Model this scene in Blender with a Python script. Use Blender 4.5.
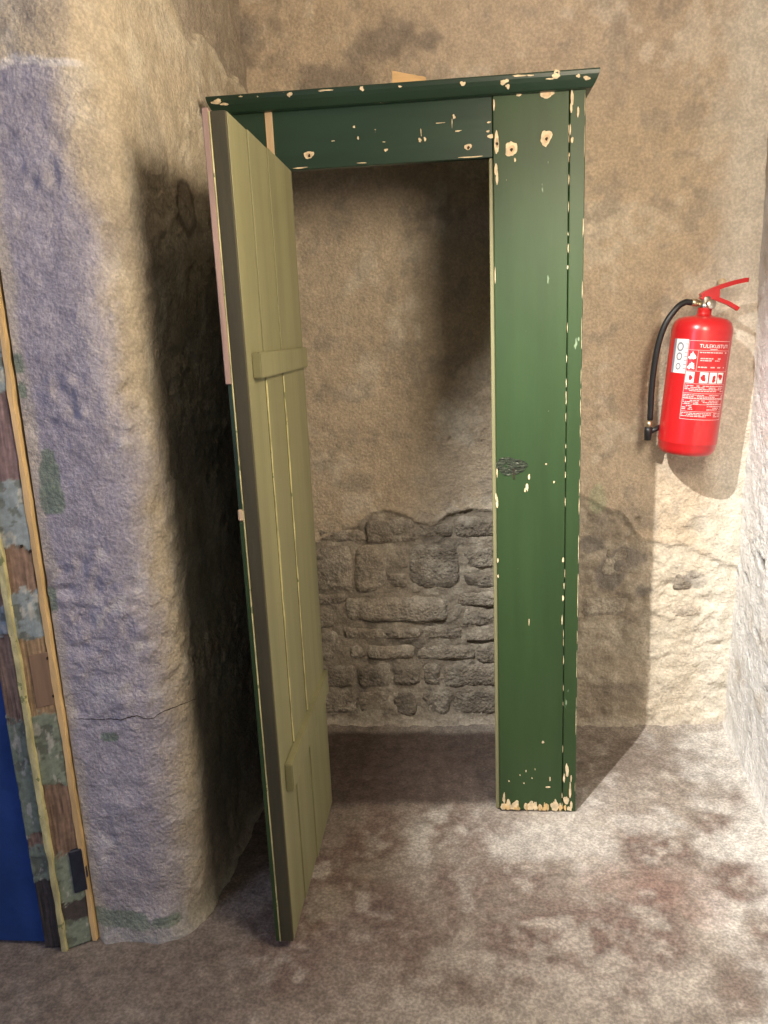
import bpy, bmesh, math, random
import numpy as np
from mathutils import Vector, Matrix

random.seed(7)
rng = np.random.default_rng(11)
for o in list(bpy.data.objects):
    bpy.data.objects.remove(o, do_unlink=True)
scene = bpy.context.scene
COL = scene.collection

# ------------------------------------------------------------------ camera
FPX = 770.0
CAM = np.array([-.3081, -1.9189, 1.3048])
YAW, PITCH, ROLL = .0965, .2271, -.0439


def cam_axes():
    f = np.array([-math.sin(YAW), math.cos(YAW), 0.])
    r = np.array([math.cos(YAW), math.sin(YAW), 0.])
    u = np.array([0, 0, 1.])
    f2 = f * math.cos(PITCH) - u * math.sin(PITCH)
    u2 = u * math.cos(PITCH) + f * math.sin(PITCH)
    return (r * math.cos(ROLL) + u2 * math.sin(ROLL),
            u2 * math.cos(ROLL) - r * math.sin(ROLL), f2)


CR, CU, CF = cam_axes()
cd = bpy.data.cameras.new('camera')
cam = bpy.data.objects.new('camera', cd)
COL.objects.link(cam)
cam.matrix_world = Matrix(((CR[0], CU[0], -CF[0], CAM[0]),
                           (CR[1], CU[1], -CF[1], CAM[1]),
                           (CR[2], CU[2], -CF[2], CAM[2]), (0, 0, 0, 1)))
cd.sensor_width = 36.0
cd.sensor_fit = 'AUTO'
cd.lens = FPX / 1024 * 36.0
cd.clip_start = .02
scene.camera = cam

# ------------------------------------------------------------------ world, lights, exposure
world = bpy.data.worlds.new('room_ambience')
scene.world = world
world.use_nodes = True
bg = world.node_tree.nodes['Background']
bg.inputs[0].default_value = (.95, .93, 1.0, 1)
bg.inputs[1].default_value = .20


def add_light(name, kind, loc, target, energy, color, **kw):
    ld = bpy.data.lights.new(name, kind)
    ld.energy = energy
    ld.color = color
    for k, v in kw.items():
        setattr(ld, k, v)
    lo = bpy.data.objects.new(name, ld)
    COL.objects.link(lo)
    lo.location = loc
    d = Vector(target) - Vector(loc)
    lo.rotation_euler = d.to_track_quat('-Z', 'Y').to_euler()
    return lo


# ceiling spot aimed at the right-hand corner (throws the hard shadows)
add_light('ceiling_spot', 'SPOT', (-.72, -1.10, 2.30), (.62, .22, .16), 400,
          (1.0, .965, .915), spot_size=math.radians(54), spot_blend=.95, shadow_soft_size=.012)
# warm lamp on the right side of the room (throws the door's shadow on the pier)
add_light('warm_wall_lamp', 'POINT', (.29, -1.15, 1.78), (0, 0, 0), 76,
          (1.0, .85, .66), shadow_soft_size=.23)
# bluish daylight from the left side of the room
add_light('window_daylight', 'AREA', (-2.0, -2.1, 1.5), (-1.1, -.5, .9), 13,
          (.55, .62, 1.0), shape='RECTANGLE', size=.7, size_y=1.2)

vs = scene.view_settings
vs.view_transform = 'Standard'
vs.look = 'None'
vs.gamma = 1.0
vs.use_curve_mapping = False
vs.exposure = 0.0


# ------------------------------------------------------------------ helpers
def ray(px, py):
    return CR * (px - 384) / FPX + CU * (512 - py) / FPX + CF


def on(px, py, axis, v):
    d = ray(px, py)
    t = (v - CAM[axis]) / d[axis]
    return CAM + t * d


_T = rng.random((64, 64, 64)).astype(np.float64)


def vnoise(x, y, z, s=0):
    x = np.asarray(x, float) + 17.3 * s
    y = np.asarray(y, float) + 9.1 * s
    z = np.asarray(z, float) + 5.7 * s
    x, y, z = np.broadcast_arrays(x, y, z)
    xi, yi, zi = np.floor(x).astype(int), np.floor(y).astype(int), np.floor(z).astype(int)
    fx, fy, fz = x - xi, y - yi, z - zi
    fx, fy, fz = [t * t * t * (t * (6 * t - 15) + 10) for t in (fx, fy, fz)]
    r = 0
    for a in (0, 1):
        wx = fx if a else 1 - fx
        for b in (0, 1):
            wy = fy if b else 1 - fy
            for c in (0, 1):
                wz = fz if c else 1 - fz
                r = r + wx * wy * wz * _T[(xi + a) % 64, (yi + b) % 64, (zi + c) % 64]
    return r * 2 - 1


def fbm(x, y, z, sc, oct=4, s=0, gain=.5):
    a, t, n = 1., 0., 0.
    for k in range(oct):
        t = t + a * vnoise(np.asarray(x) * sc, np.asarray(y) * sc, np.asarray(z) * sc, s + k * 3)
        n += a
        a *= gain
        sc *= 2.03
    return t / n


def sm(e0, e1, x):
    t = np.clip((x - e0) / (e1 - e0), 0, 1)
    return t * t * (3 - 2 * t)


def mixc(c, d, m):
    m = np.asarray(m)[..., None]
    return c * (1 - m) + np.asarray(d) * m


ROOT = {}


def tag(o, label=None, cat=None, group=None, kind=None):
    if label: o['label'] = label
    if cat: o['category'] = cat
    if group: o['group'] = group
    if kind: o['kind'] = kind
    return o


def empty(name, loc, label, cat):
    o = bpy.data.objects.new(name, None)
    COL.objects.link(o)
    o.location = loc
    o.empty_display_size = .1
    ROOT[o] = Vector(loc)
    return tag(o, label, cat)


def link(name, me, m, parent=None, smooth=False):
    """me holds world coordinates; stored relative to the thing's base"""
    o = bpy.data.objects.new(name, me)
    COL.objects.link(o)
    if parent is not None:
        r = ROOT[parent]
        o.parent = parent
        me.transform(Matrix.Translation(-r))
        ROOT[o] = r
    else:
        ROOT[o] = Vector((0, 0, 0))
    if m is not None:
        for mm in (m if isinstance(m, (list, tuple)) else [m]):
            me.materials.append(mm)
    if smooth:
        me.polygons.foreach_set('use_smooth', [True] * len(me.polygons))
    return o


def mesh_from(v, f, name='m'):
    me = bpy.data.meshes.new(name)
    me.from_pydata([tuple(map(float, p)) for p in v], [], [tuple(int(i) for i in q) for q in f])
    me.update()
    return me


def box(name, lo, hi, m, parent=None, bev=.0015, shear=None, segs=1):
    bm = bmesh.new()
    lo, hi = Vector(lo), Vector(hi)
    bmesh.ops.create_cube(bm, size=1)
    for v in bm.verts:
        v.co = Vector([(lo[i] + hi[i]) / 2 + v.co[i] * (hi[i] - lo[i]) for i in range(3)])
    if bev:
        bmesh.ops.bevel(bm, geom=bm.edges[:] , offset=bev, segments=segs, affect='EDGES')
    if shear:
        for v in bm.verts:
            v.co += Vector(shear(v.co))
    me = bpy.data.meshes.new(name)
    bm.to_mesh(me)
    bm.free()
    return link(name, me, m, parent)


def lathe_mesh(prof, n=40, name='lathe'):
    v, f = [], []
    for r, z in prof:
        for k in range(n):
            a = 2 * math.pi * k / n
            v.append((r * math.cos(a), r * math.sin(a), z))
    for i in range(len(prof) - 1):
        for k in range(n):
            f.append((i * n + k, i * n + (k + 1) % n, (i + 1) * n + (k + 1) % n, (i + 1) * n + k))
    f.append(tuple(range(n))[::-1])
    f.append(tuple((len(prof) - 1) * n + k for k in range(n)))
    return mesh_from(v, f, name)


def tube_mesh(pts, rad, n=12):
    pts = [Vector(p) for p in pts]
    v, f = [], []
    up = Vector((.13, .97, .2))
    for i, p in enumerate(pts):
        d = (pts[min(i + 1, len(pts) - 1)] - pts[max(i - 1, 0)]).normalized()
        a = d.cross(up).normalized()
        b = d.cross(a).normalized()
        r = rad[i] if isinstance(rad, (list, tuple)) else rad
        for k in range(n):
            t = 2 * math.pi * k / n
            v.append(p + a * (r * math.cos(t)) + b * (r * math.sin(t)))
    for i in range(len(pts) - 1):
        for k in range(n):
            f.append((i * n + k, i * n + (k + 1) % n, (i + 1) * n + (k + 1) % n, (i + 1) * n + k))
    f.append(tuple(range(n))[::-1])
    f.append(tuple((len(pts) - 1) * n + k for k in range(n)))
    return mesh_from(v, f)


def spline(ctrl, n=12):
    P = [Vector(c) for c in ctrl]
    P = [P[0] * 2 - P[1]] + P + [P[-1] * 2 - P[-2]]
    out = []
    for i in range(1, len(P) - 2):
        for k in range(n):
            t = k / n
            a, b, c, d = P[i - 1], P[i], P[i + 1], P[i + 2]
            out.append(.5 * ((2 * b) + (c - a) * t + (2 * a - 5 * b + 4 * c - d) * t * t
                             + (3 * b - a - 3 * c + d) * t ** 3))
    out.append(P[-2])
    return out


def grid_mesh(V, colr=None, flip=False, skirt=None):
    """V: (nu,nv,3) array of positions"""
    nu, nv = V.shape[:2]
    idx = np.arange(nu * nv).reshape(nu, nv)
    a, b, c, d = idx[:-1, :-1], idx[1:, :-1], idx[1:, 1:], idx[:-1, 1:]
    q = np.stack([a, b, c, d], -1).reshape(-1, 4)
    if flip:
        q = q[:, ::-1]
    verts = V.reshape(-1, 3)
    if skirt is not None:
        ring = np.concatenate([idx[:, 0], idx[-1, 1:], idx[-2::-1, -1], idx[0, -2:0:-1]])
        base = verts.shape[0]
        back = verts[ring] + np.asarray(skirt)
        verts = np.concatenate([verts, back])
        n = len(ring)
        rn = np.roll(ring, -1)
        bi = base + np.arange(n)
        s = np.stack([ring, bi, np.roll(bi, -1), rn], -1)
        if flip:
            s = s[:, ::-1]
        q = np.concatenate([q, s])
    me = bpy.data.meshes.new('grid')
    me.vertices.add(len(verts))
    me.vertices.foreach_set('co', verts.ravel())
    me.loops.add(q.size)
    me.loops.foreach_set('vertex_index', q.ravel().astype(np.int32))
    me.polygons.add(len(q))
    me.polygons.foreach_set('loop_start', (np.arange(len(q)) * 4).astype(np.int32))
    me.polygons.foreach_set('loop_total', np.full(len(q), 4, np.int32))
    me.polygons.foreach_set('use_smooth', np.ones(len(q), bool))
    me.update(calc_edges=True)
    me.validate()
    if colr is not None:
        c = np.ones((len(verts), 4))
        c[:nu * nv, :3] = np.clip(colr.reshape(-1, 3), 0, 1)
        if len(verts) > nu * nv:
            c[nu * nv:, :3] = colr.reshape(-1, 3).mean(0)
        at = me.color_attributes.new('Col', 'FLOAT_COLOR', 'POINT')
        at.data.foreach_set('color', c.ravel())
    return me


# ------------------------------------------------------------------ materials
class NT:
    def __init__(self, name):
        self.m = bpy.data.materials.new(name)
        self.m.use_nodes = True
        self.t = self.m.node_tree
        self.b = self.t.nodes['Principled BSDF']

    def n(self, kind, **kw):
        nd = self.t.nodes.new(kind)
        for k, v in kw.items():
            setattr(nd, k, v)
        return nd

    def l(self, a, b):
        self.t.links.new(a, b)

    def noise(self, co, scale, detail=4, rough=.55):
        nd = self.n('ShaderNodeTexNoise')
        nd.inputs['Scale'].default_value = scale
        nd.inputs['Detail'].default_value = detail
        nd.inputs['Roughness'].default_value = rough
        self.l(co, nd.inputs['Vector'])
        return nd.outputs[0]

    def ramp(self, fac, a, b):
        nd = self.n('ShaderNodeMapRange')
        nd.interpolation_type = 'SMOOTHSTEP'
        nd.inputs[1].default_value = a
        nd.inputs[2].default_value = b
        self.l(fac, nd.inputs[0])
        return nd.outputs[0]

    def math(self, op, a, b):
        nd = self.n('ShaderNodeMath', operation=op)
        for i, x in enumerate((a, b)):
            if isinstance(x, (int, float)):
                nd.inputs[i].default_value = x
            else:
                self.l(x, nd.inputs[i])
        return nd.outputs[0]

    def mix(self, a, b, fac, mode='MIX'):
        nd = self.n('ShaderNodeMix', data_type='RGBA', blend_type=mode)
        for i, x in ((0, fac), (6, a), (7, b)):
            if isinstance(x, (int, float)):
                nd.inputs[i].default_value = x
            elif isinstance(x, tuple):
                nd.inputs[i].default_value = (*x[:3], 1)
            else:
                self.l(x, nd.inputs[i])
        return nd.outputs[2]


def mat(name, col, rough=.6, var=.25, vscale=14, bump=.3, bscale=80, bdist=.004, stretch=None,
        attr=False, flecks=None, metal=0, spec=.4, fine=None, coat=0):
    t = NT(name)
    co = t.n('ShaderNodeTexCoord').outputs['Object']
    if stretch:
        mp = t.n('ShaderNodeMapping')
        mp.inputs['Scale'].default_value = stretch
        t.l(co, mp.inputs['Vector'])
        cs = mp.outputs[0]
    else:
        cs = co
    if attr:
        a = t.n('ShaderNodeAttribute', attribute_name='Col')
        base = a.outputs['Color']
    else:
        base = (*col, 1)
    n1 = t.ramp(t.noise(cs, vscale, 6, .62), .3, .7)
    g = t.n('ShaderNodeMapRange')
    g.inputs[3].default_value = 1 - var
    g.inputs[4].default_value = 1 + var
    t.l(n1, g.inputs[0])
    gr = t.n('ShaderNodeCombineColor')
    for i in range(3):
        t.l(g.outputs[0], gr.inputs[i])
    c = t.mix(base, gr.outputs[0], 1.0, 'MULTIPLY')
    if fine:
        fs, fv = fine
        n2 = t.ramp(t.noise(co, fs, 3, .6), .35, .7)
        g2 = t.n('ShaderNodeMapRange')
        g2.inputs[3].default_value = 1 - fv
        g2.inputs[4].default_value = 1 + fv
        t.l(n2, g2.inputs[0])
        gr2 = t.n('ShaderNodeCombineColor')
        for i in range(3):
            t.l(g2.outputs[0], gr2.inputs[i])
        c = t.mix(c, gr2.outputs[0], 1.0, 'MULTIPLY')
    if flecks:
        for fc, fs, th, st in flecks:
            if st:
                mp = t.n('ShaderNodeMapping')
                mp.inputs['Scale'].default_value = st
                t.l(co, mp.inputs['Vector'])
                fco = mp.outputs[0]
            else:
                fco = co
            c = t.mix(c, (*fc, 1), t.ramp(t.noise(fco, fs, 4, .6), th, th + .03))
    t.l(c, t.b.inputs['Base Color']) if not isinstance(c, tuple) else None
    t.b.inputs['Roughness'].default_value = rough
    t.b.inputs['Metallic'].default_value = metal
    t.b.inputs['Specular IOR Level'].default_value = spec
    t.b.inputs['Coat Weight'].default_value = coat
    if bump:
        h = t.math('ADD', t.noise(cs, bscale, 6, .6), t.math('MULTIPLY', t.noise(cs, bscale * .25, 3, .5), 1.5))
        bn = t.n('ShaderNodeBump')
        bn.inputs['Strength'].default_value = bump
        bn.inputs['Distance'].default_value = bdist
        t.l(h, bn.inputs['Height'])
        t.l(bn.outputs[0], t.b.inputs['Normal'])
    return t.m


M = {}
M['plaster'] = mat('rough_lime_plaster', (1, 1, 1), .92, .10, 22, .62, 120, .007, attr=True, spec=.15, fine=(130, .13))
M['whitewash'] = mat('whitewashed_plaster', (1, 1, 1), .92, .06, 20, .8, 120, .007, attr=True, spec=.15, fine=(110, .07))
M['pier'] = mat('painted_pier_plaster', (1, 1, 1), .8, .12, 24, .75, 130, .007, attr=True, spec=.25, fine=(150, .14))
M['floor'] = mat('worn_concrete_floor', (1, 1, 1), .75, .20, 30, .45, 110, .006, attr=True, spec=.3, fine=(150, .26))
M['stone'] = mat('whitewashed_rubble_stone', (1, 1, 1), .92, .22, 30, 1.0, 100, .009, attr=True, spec=.15, fine=(130, .16))
M['ceiling'] = mat('ceiling_plaster', (.5, .45, .38), .9, .1, 8, .4, 60)
CREAM = (.62, .50, .30)
M['green'] = mat('green_gloss_paint', (.027, .055, .0190), .46, .14, 10, .10, 60, .002, stretch=(1, 1, .12), spec=.35,
                 flecks=[(CREAM, 55, .725, (1, 1, .45)), ((.20, .27, .17), 26, .70, (1, 1, .3))])
M['green_dark'] = mat('dark_green_gloss_paint', (.016, .037, .021), .36, .2, 10, .14, 60, .002, stretch=(.12, 1, 1), spec=.45,
                      flecks=[(CREAM, 50, .73, (.5, 1, 1))])
M['olive'] = mat('olive_paint', (.215, .205, .108), .5, .14, 10, .18, 70, .003, stretch=(1, 1, .08), spec=.4,
                 flecks=[((.10, .095, .045), 20, .74, (1, 1, .1))])
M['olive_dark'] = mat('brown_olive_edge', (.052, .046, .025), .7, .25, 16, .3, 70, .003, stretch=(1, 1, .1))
M['barewood'] = mat('bare_pale_wood', (.55, .40, .24), .7, .2, 30, .3, 90, .002, stretch=(1, 1, .15))
M['pinkwood'] = mat('pinkish_primed_wood', (.40, .27, .215), .7, .25, 30, .3, 90, .002, stretch=(1, 1, .1))
M['cream'] = mat('cream_undercoat', (.66, .53, .34), .75, .25, 60, .3, 120, .001)
M['hole'] = mat('dark_hole', (.030, .018, .010), .8, .2, 60, .1)
M['mortise'] = mat('worn_lock_patch', (.034, .042, .028), .85, .6, 70, .9, 90, .005, stretch=(1, 1, 3), spec=.2, flecks=[((.15, .15, .12), 60, .60, (1, 1, 4)), ((.027, .055, .022), 40, .56, None)])
M['yellow'] = mat('yellow_paint_edge', (.52, .48, .24), .6, .35, 40, .5, 80, .004, stretch=(1, 1, .4),
                  flecks=[((.22, .24, .10), 30, .62, None)])
M['orange'] = mat('orange_bare_edge', (.62, .43, .20), .65, .25, 24, .4, 80, .003, stretch=(1, 1, .2))
M['jamb'] = mat('peeling_jamb_paint', (1, 1, 1), .65, .2, 22, .6, 70, .003, stretch=(1, 1, .12), attr=True, spec=.3, fine=(80, .15))
M['plate'] = mat('dark_blue_metal_plate', (.025, .03, .05), .5, .2, 40, .2, 60, metal=.3)
M['jambwood'] = mat('brown_jamb_wood', (.19, .125, .085), .7, .2, 40, .4, 60, .002, stretch=(1, 1, .1))
M['blue'] = mat('deep_blue_paint', (.016, .050, .19), .7, .2, 5, .2, 40, spec=.25)
M['red'] = mat('red_enamel', (.50, .014, .016), .30, .03, 8, 0, spec=.5, coat=.3)
M['black'] = mat('black_rubber', (.014, .014, .015), .42, .1, 30, .1, 100, .001)
M['chrome'] = mat('nickel_valve', (.62, .58, .50), .28, .05, 30, 0, metal=1.0)
M['brass'] = mat('brass_ferrule', (.60, .50, .32), .35, .05, 30, 0, metal=.9)
M['white'] = mat('white_print', (.78, .74, .72), .5, .02, 30, 0)
M['pinkwhite'] = mat('pale_print', (.74, .46, .44), .5, .02, 30, 0)
M['redprint'] = mat('red_print', (.52, .012, .014), .4, .02, 30, 0)
M['greyprint'] = mat('grey_print', (.22, .23, .27), .5, .02, 30, 0)
M['zinc'] = mat('zinc_steel', (.45, .43, .40), .45, .1, 30, .1, metal=.7)
M['wedge'] = mat('fresh_pine', (.62, .40, .18), .65, .15, 30, .2, 60, .002, stretch=(.15, 1, 1))

# ------------------------------------------------------------------ the setting
WY = .460                      # back wall plane
H = 2.6


def interp(x, pts):
    p = sorted(pts)
    return np.interp(x, [a for a, b in p], [b for a, b in p])


# --- back wall -------------------------------------------------------
def cpx(cx, cy):               # coordinates read in an enlarged view of the stone patch
    return 300 + cx / 3.657, 480 + cy / 3.657


edge_in = []
for c in ((-40, 235), (60, 222), (130, 195), (200, 170), (240, 135), (300, 106), (350, 118), (420, 152), (500, 162), (540, 127), (620, 112), (700, 108), (730, 104)):
    p = on(*cpx(*c), 1, WY)
    edge_in.append((p[0], p[2]))
edge_out = [(p[0], p[2]) for p in (on(575, 492, 1, WY), on(600, 505, 1, WY), on(622, 512, 1, WY), on(640, 540, 1, WY),
                                   on(655, 542, 1, WY), on(680, 543, 1, WY), on(700, 553, 1, WY), on(716, 560, 1, WY), on(735, 566, 1, WY))]
edge_all = [(-1.3, .70)] + edge_in + [(-.16, .72)] + edge_out


def back_h(x, z):
    """height of the back wall surface towards the room"""
    big = fbm(x, 0, z, 1.7, 3, 1) * .012
    med = fbm(x, 0, z, 9, 4, 5) * .006
    fin = fbm(x, 0, z, 34, 3, 9) * (.0016 + .0040 * sm(.0, .35, fbm(x, 5, z, 5, 3, 13)))
    b = interp(x, edge_all) + fbm(x, 3, z, 26, 3, 14) * .012
    inside = sm(.0, -.10, x)
    low = sm(.004, -.006, z - b)
    rec = low * (.007 * inside + .005 * (1 - inside))
    lip = np.exp(-((z - b - .006) / .012) ** 2) * .003
    rough = low * (fbm(x, 7, z, 19, 4, 21) * .009 + fbm(x, 7, z, 50, 3, 25) * .007)
    top = sm(1.9, 2.2, z) * fbm(x, 2, z, 12, 4, 31) * .008
    foot = np.exp(-z / .03) * .014
    return big * sm(.9, .3, np.abs(x - .35) + np.abs(z - 1.15) * .4) * 0 + big * .5 + med + fin - rec + lip + rough + top + foot


xs = np.arange(-1.02, .66, .0062)
zs = np.concatenate([np.arange(-.02, 1.0, .0056), np.arange(1.0, 2.3, .0075), np.arange(2.3, H + .05, .03)])
X, Z = np.meshgrid(xs, zs, indexing='ij')
hh = back_h(X, Z)
# pits and a drilled hole
for px, py, r, dpt in ((637, 520, .006, .02), (450, 440, .006, .012), (625, 527, .008, .012), (628, 540, .007, .012),
                       (378, 262, .008, .004), (607, 210, .008, .004), (430, 290, .010, .003)):
    q = on(px, py, 1, WY)
    hh -= dpt * np.exp(-(((X - q[0]) / r) ** 2 + ((Z - q[2]) / (r * 1.2)) ** 2) ** 2)
V = np.stack([X, WY - hh, Z], -1)
c = np.zeros((*X.shape, 3)) + np.array([.56, .46, .34])
n1 = fbm(X, 0, Z, 3.2, 4, 41)
n2 = fbm(X, 0, Z, 14, 4, 43)
n3 = fbm(X, 0, Z, 7, 5, 47)
c = mixc(c, (.47, .38, .28), sm(.05, .35, n1) * .6)
c = mixc(c, (.66, .585, .47), sm(.12, .36, n3 + fbm(X, 0, Z, 40, 3, 48) * .3) * .7)
c = mixc(c, (.38, .325, .26), sm(.22, .42, n2 + fbm(X, 0, Z, 50, 3, 49) * .35) * .6)
# grey blotches above the cupboard
blot = sm(.05, .3, fbm(X, 0, Z, 6, 4, 52)) * sm(1.85, 1.98, Z) * sm(.1, -.3, X)
c = mixc(c, (.25, .215, .18), blot * .75)
# exposed masonry: greyer
b = interp(X, edge_all) + fbm(X, 3, Z, 26, 3, 14) * .012
low = sm(.004, -.006, Z - b)
grey = np.zeros_like(c) + np.array([.33, .285, .225])
grey = mixc(grey, (.20, .175, .145), sm(.05, .4, fbm(X, 0, Z, 11, 4, 61)) * .8)
grey = mixc(grey, (.47, .42, .34), sm(.1, .4, fbm(X, 0, Z, 16, 4, 63)) * .8)
c = mixc(c, grey, low * sm(.02, -.05, X))
out = sm(-.02, .03, X)
c = mixc(c, grey * 1.02, low * out * sm(.40, .22, X) * .75)
c = mixc(c, (.68, .62, .51), low * out * sm(.24, .36, X) * .6)
# dark stone patches by the corner
for px, py, rx, rz in ((692, 581, .055, .030), (620, 560, .07, .04), (610, 575, .05, .05), (592, 545, .05, .03), (645, 590, .04, .03)):
    q = on(px, py, 1, WY)
    d = ((X - q[0]) / rx) ** 2 + ((Z - q[2]) / rz) ** 2 + n2 * 1.3
    c = mixc(c, (.205, .185, .165), sm(1.15, .5, d) * .75)
# greenish old paint trace
q = on(597, 498, 1, WY)
c = mixc(c, (.36, .42, .27), sm(1., .3, ((X - q[0]) / .03) ** 2 + ((Z - q[2]) / .05) ** 2 + n2) * .45)
# white band by the corner and wall foot
c = mixc(c, (.72, .67, .57), sm(.40, .52, X + n2 * .05) * .8)
c = mixc(c, (.52, .46, .38), sm(.05, .01, Z + n2 * .02) * .7)
wall_back = tag(link('wall_back', grid_mesh(V, c, skirt=(0, .25, 0)), M['plaster']),
                'beige lime plaster back wall with exposed rubble stone low down', None, None, 'structure')


# stones showing through the plaster
def stone(rect, parent, proud, seed, tone, wall='back'):
    x0, z0, x1, z1 = rect
    cx, cz, a, bb = (x0 + x1) / 2, (z0 + z1) / 2, (x1 - x0) / 2, (z1 - z0) / 2
    r = random.Random(seed)
    tilt = r.uniform(-.03, .03)
    nx, nz = max(10, int(a / .006)), max(8, int(bb / .006))
    u = np.linspace(-1, 1, nx)
    w = np.linspace(-1, 1, nz)
    U, W = np.meshgrid(u, w, indexing='ij')
    # push the square grid towards a rounded, uneven outline
    mx = np.maximum(np.abs(U), np.abs(W))
    k = (np.abs(U) ** 6 + np.abs(W) ** 6) ** (1 / 6) + 1e-9
    sc = np.where(mx > 0, mx / k, 1) * 1.11
    PX = cx + a * U * sc
    PZ = cz + bb * W * sc
    PX, PZ = (PX + mx ** 2 * (fbm(PX, seed, PZ, 15, 4, 70) * .022),
              PZ + mx ** 2 * fbm(PX, seed, PZ, 15, 4, 75) * .018 + (PX - cx) * tilt)
    wx = np.clip(.010 / a, .05, .5)
    wz = np.clip(.010 / bb, .05, .5)
    edge = sm(0, wx * 1.6, 1 - np.abs(U)) * sm(0, wz * 1.6, 1 - np.abs(W))
    hgt = -.022 + (proud + .022) * edge ** .6 + edge * (fbm(PX, seed, PZ, 12, 4, 80) * .009 + fbm(PX, seed, PZ, 42, 3, 84) * .006) \
        + edge * (U * r.uniform(-.005, .005) + W * r.uniform(-.004, .004))
    base_h = fbm(PX, 0, PZ, 1.7, 3, 1) * .006
    V = np.stack([PX, WY - hgt - base_h, PZ], -1)
    col = np.zeros((nx, nz, 3)) + np.array([.37, .32, .255]) * tone
    col = mixc(col, (.50, .45, .37), sm(.0, .35, fbm(PX, seed, PZ, 18, 4, 90)) * .7)
    col = mixc(col, (.19, .165, .14), sm(.15, .45, fbm(PX, seed, PZ, 14, 4, 94)) * .6)
    me = grid_mesh(V, col)
    return link('stone', me, M['stone'], parent)


rows = [  # crop rectangles left, top, right, bottom; proud; tone
    (62, 176, 235, 234, .004, 1.0), (238, 140, 425, 236, .005, .95), (432, 150, 560, 216, .001, .8), (562, 132, 740, 214, .002, .8),
    (40, 242, 190, 404, .004, 1.15), (194, 240, 308, 408, .003, 1.15), (318, 250, 392, 330, -.003, .9), (398, 236, 585, 396, -.002, .7),
    (318, 336, 400, 404, -.004, .9), (592, 238, 745, 330, -.001, .8), (598, 336, 745, 398, .000, .7),
    (40, 412, 165, 468, .001, .9), (180, 430, 538, 524, .006, 1.05), (548, 402, 745, 470, .002, .95), (590, 474, 745, 545, -.001, .75),
    (40, 478, 128, 545, -.002, .9), (160, 536, 430, 590, .002, 1.0), (436, 532, 600, 592, .000, 1.0), (606, 552, 745, 600, .001, .9),
    (40, 552, 132, 664, .002, 1.05), (250, 604, 420, 664, .003, 1.05), (170, 600, 244, 660, -.002, .9), (428, 602, 640, 664, .000, .95), (646, 606, 745, 680, -.001, .8),
    (40, 672, 200, 764, .000, .85), (206, 672, 330, 764, -.003, .75), (338, 676, 440, 760, .000, .8), (446, 674, 520, 756, -.002, .8), (526, 668, 745, 764, .000, .85),
    (60, 772, 210, 862, .000, .95), (216, 770, 330, 860, -.002, .9), (336, 768, 440, 866, -.003, .7), (446, 764, 560, 870, -.001, .85), (566, 770, 745, 866, -.003, .75),
]
k = 0
for (x0, y0, x1, y1, pr, tn) in rows:
    a = on(*cpx(x0, y1), 1, WY)
    d = on(*cpx(x1, y0), 1, WY)
    a2 = on(*cpx(x0, y0), 1, WY)
    d2 = on(*cpx(x1, y1), 1, WY)
    stone(((a[0] + a2[0]) / 2, (a[2] + d2[2]) / 2, (d[0] + d2[0]) / 2, (d[2] + a2[2]) / 2), wall_back, pr, 100 + k, tn)
    k += 1
# stones half buried in plaster right of the cupboard
for (x0, y0, x1, y1, pr, tn) in ((673, 570, 706, 592, -.0022, .78), (602, 547, 640, 578, -.003, .75), (664, 604, 702, 620, -.003, 1.5),
                                 (584, 594, 632, 618, -.005, 1.0)):
    a = on(x0, y1, 1, WY)
    d = on(x1, y0, 1, WY)
    stone((a[0], a[2], d[0], d[2]), wall_back, pr, 160 + k, tn)
    k += 1

# --- right wall ------------------------------------------------------
RW0 = np.array([.546, .47])
RWd = np.array([-.100, -.995])
RWn = np.array([-.995, .100])   # into the room
ss = np.concatenate([np.arange(-.05, .9, .0065), np.arange(.9, 1.75, .02)])
zs = np.concatenate([np.arange(-.02, 1.7, .0065), np.arange(1.7, H + .03, .02)])
S, Z = np.meshgrid(ss, zs, indexing='ij')
hh = fbm(S, 11, Z, 1.6, 3, 2) * .010 + fbm(S, 11, Z, 9, 4, 6) * .004 + fbm(S, 11, Z, 40, 3, 10) * .0035
stz = sm(.98, .75, Z + fbm(S, 1, Z, 5, 3, 8) * .1)
hh += stz * (fbm(S, 17, Z, 15, 4, 22) * .005)
hh += np.exp(-np.maximum(Z, 0) / .04) * .018
pit = np.zeros_like(Z)
PR = random.Random(5)


def on_right(px, py):
    d = ray(px, py)
    n = np.array([RWn[0], RWn[1], 0])
    p0 = np.array([RW0[0], RW0[1], 0])
    t = ((p0 - CAM) @ n) / (d @ n)
    P = CAM + t * d
    return (P[:2] - RW0) @ RWd, P[2]


for px, py, r in ((757, 562, .011), (748, 558, .007), (742, 578, .008), (733, 572, .006), (765, 600, .007), (754, 636, .008), (728, 604, .005),
                  (766, 675, .009), (722, 676, .006), (716, 640, .005), (746, 655, .004), (762, 643, .005), (730, 550, .005), (764, 520, .005),
                  (750, 540, .003), (757, 470, .004), (762, 690, .004), (729, 697, .004), (745, 700, .003), (766, 735, .004), (758, 450, .003)):
    s0, z0 = on_right(px, py)
    d = (((S - s0) / (r * 3.6)) ** 2 + ((Z - z0 + (S - s0) * .25) / r) ** 2) + fbm(S, 4, Z, 45, 3, 12) * .9
    pit = np.maximum(pit, sm(1.5, .8, d))
for i in range(90):
    s0, z0, r = PR.uniform(0, 1.5), PR.uniform(.1, 1.1), PR.uniform(.003, .007)
    d = ((S - s0) / (r * 3.5)) ** 2 + ((Z - z0 + (S - s0) * .25) / r) ** 2 + fbm(S, 4, Z, 60, 2, 12) * .6
    pit = np.maximum(pit, sm(1.1, .3, d) * .7)
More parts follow.
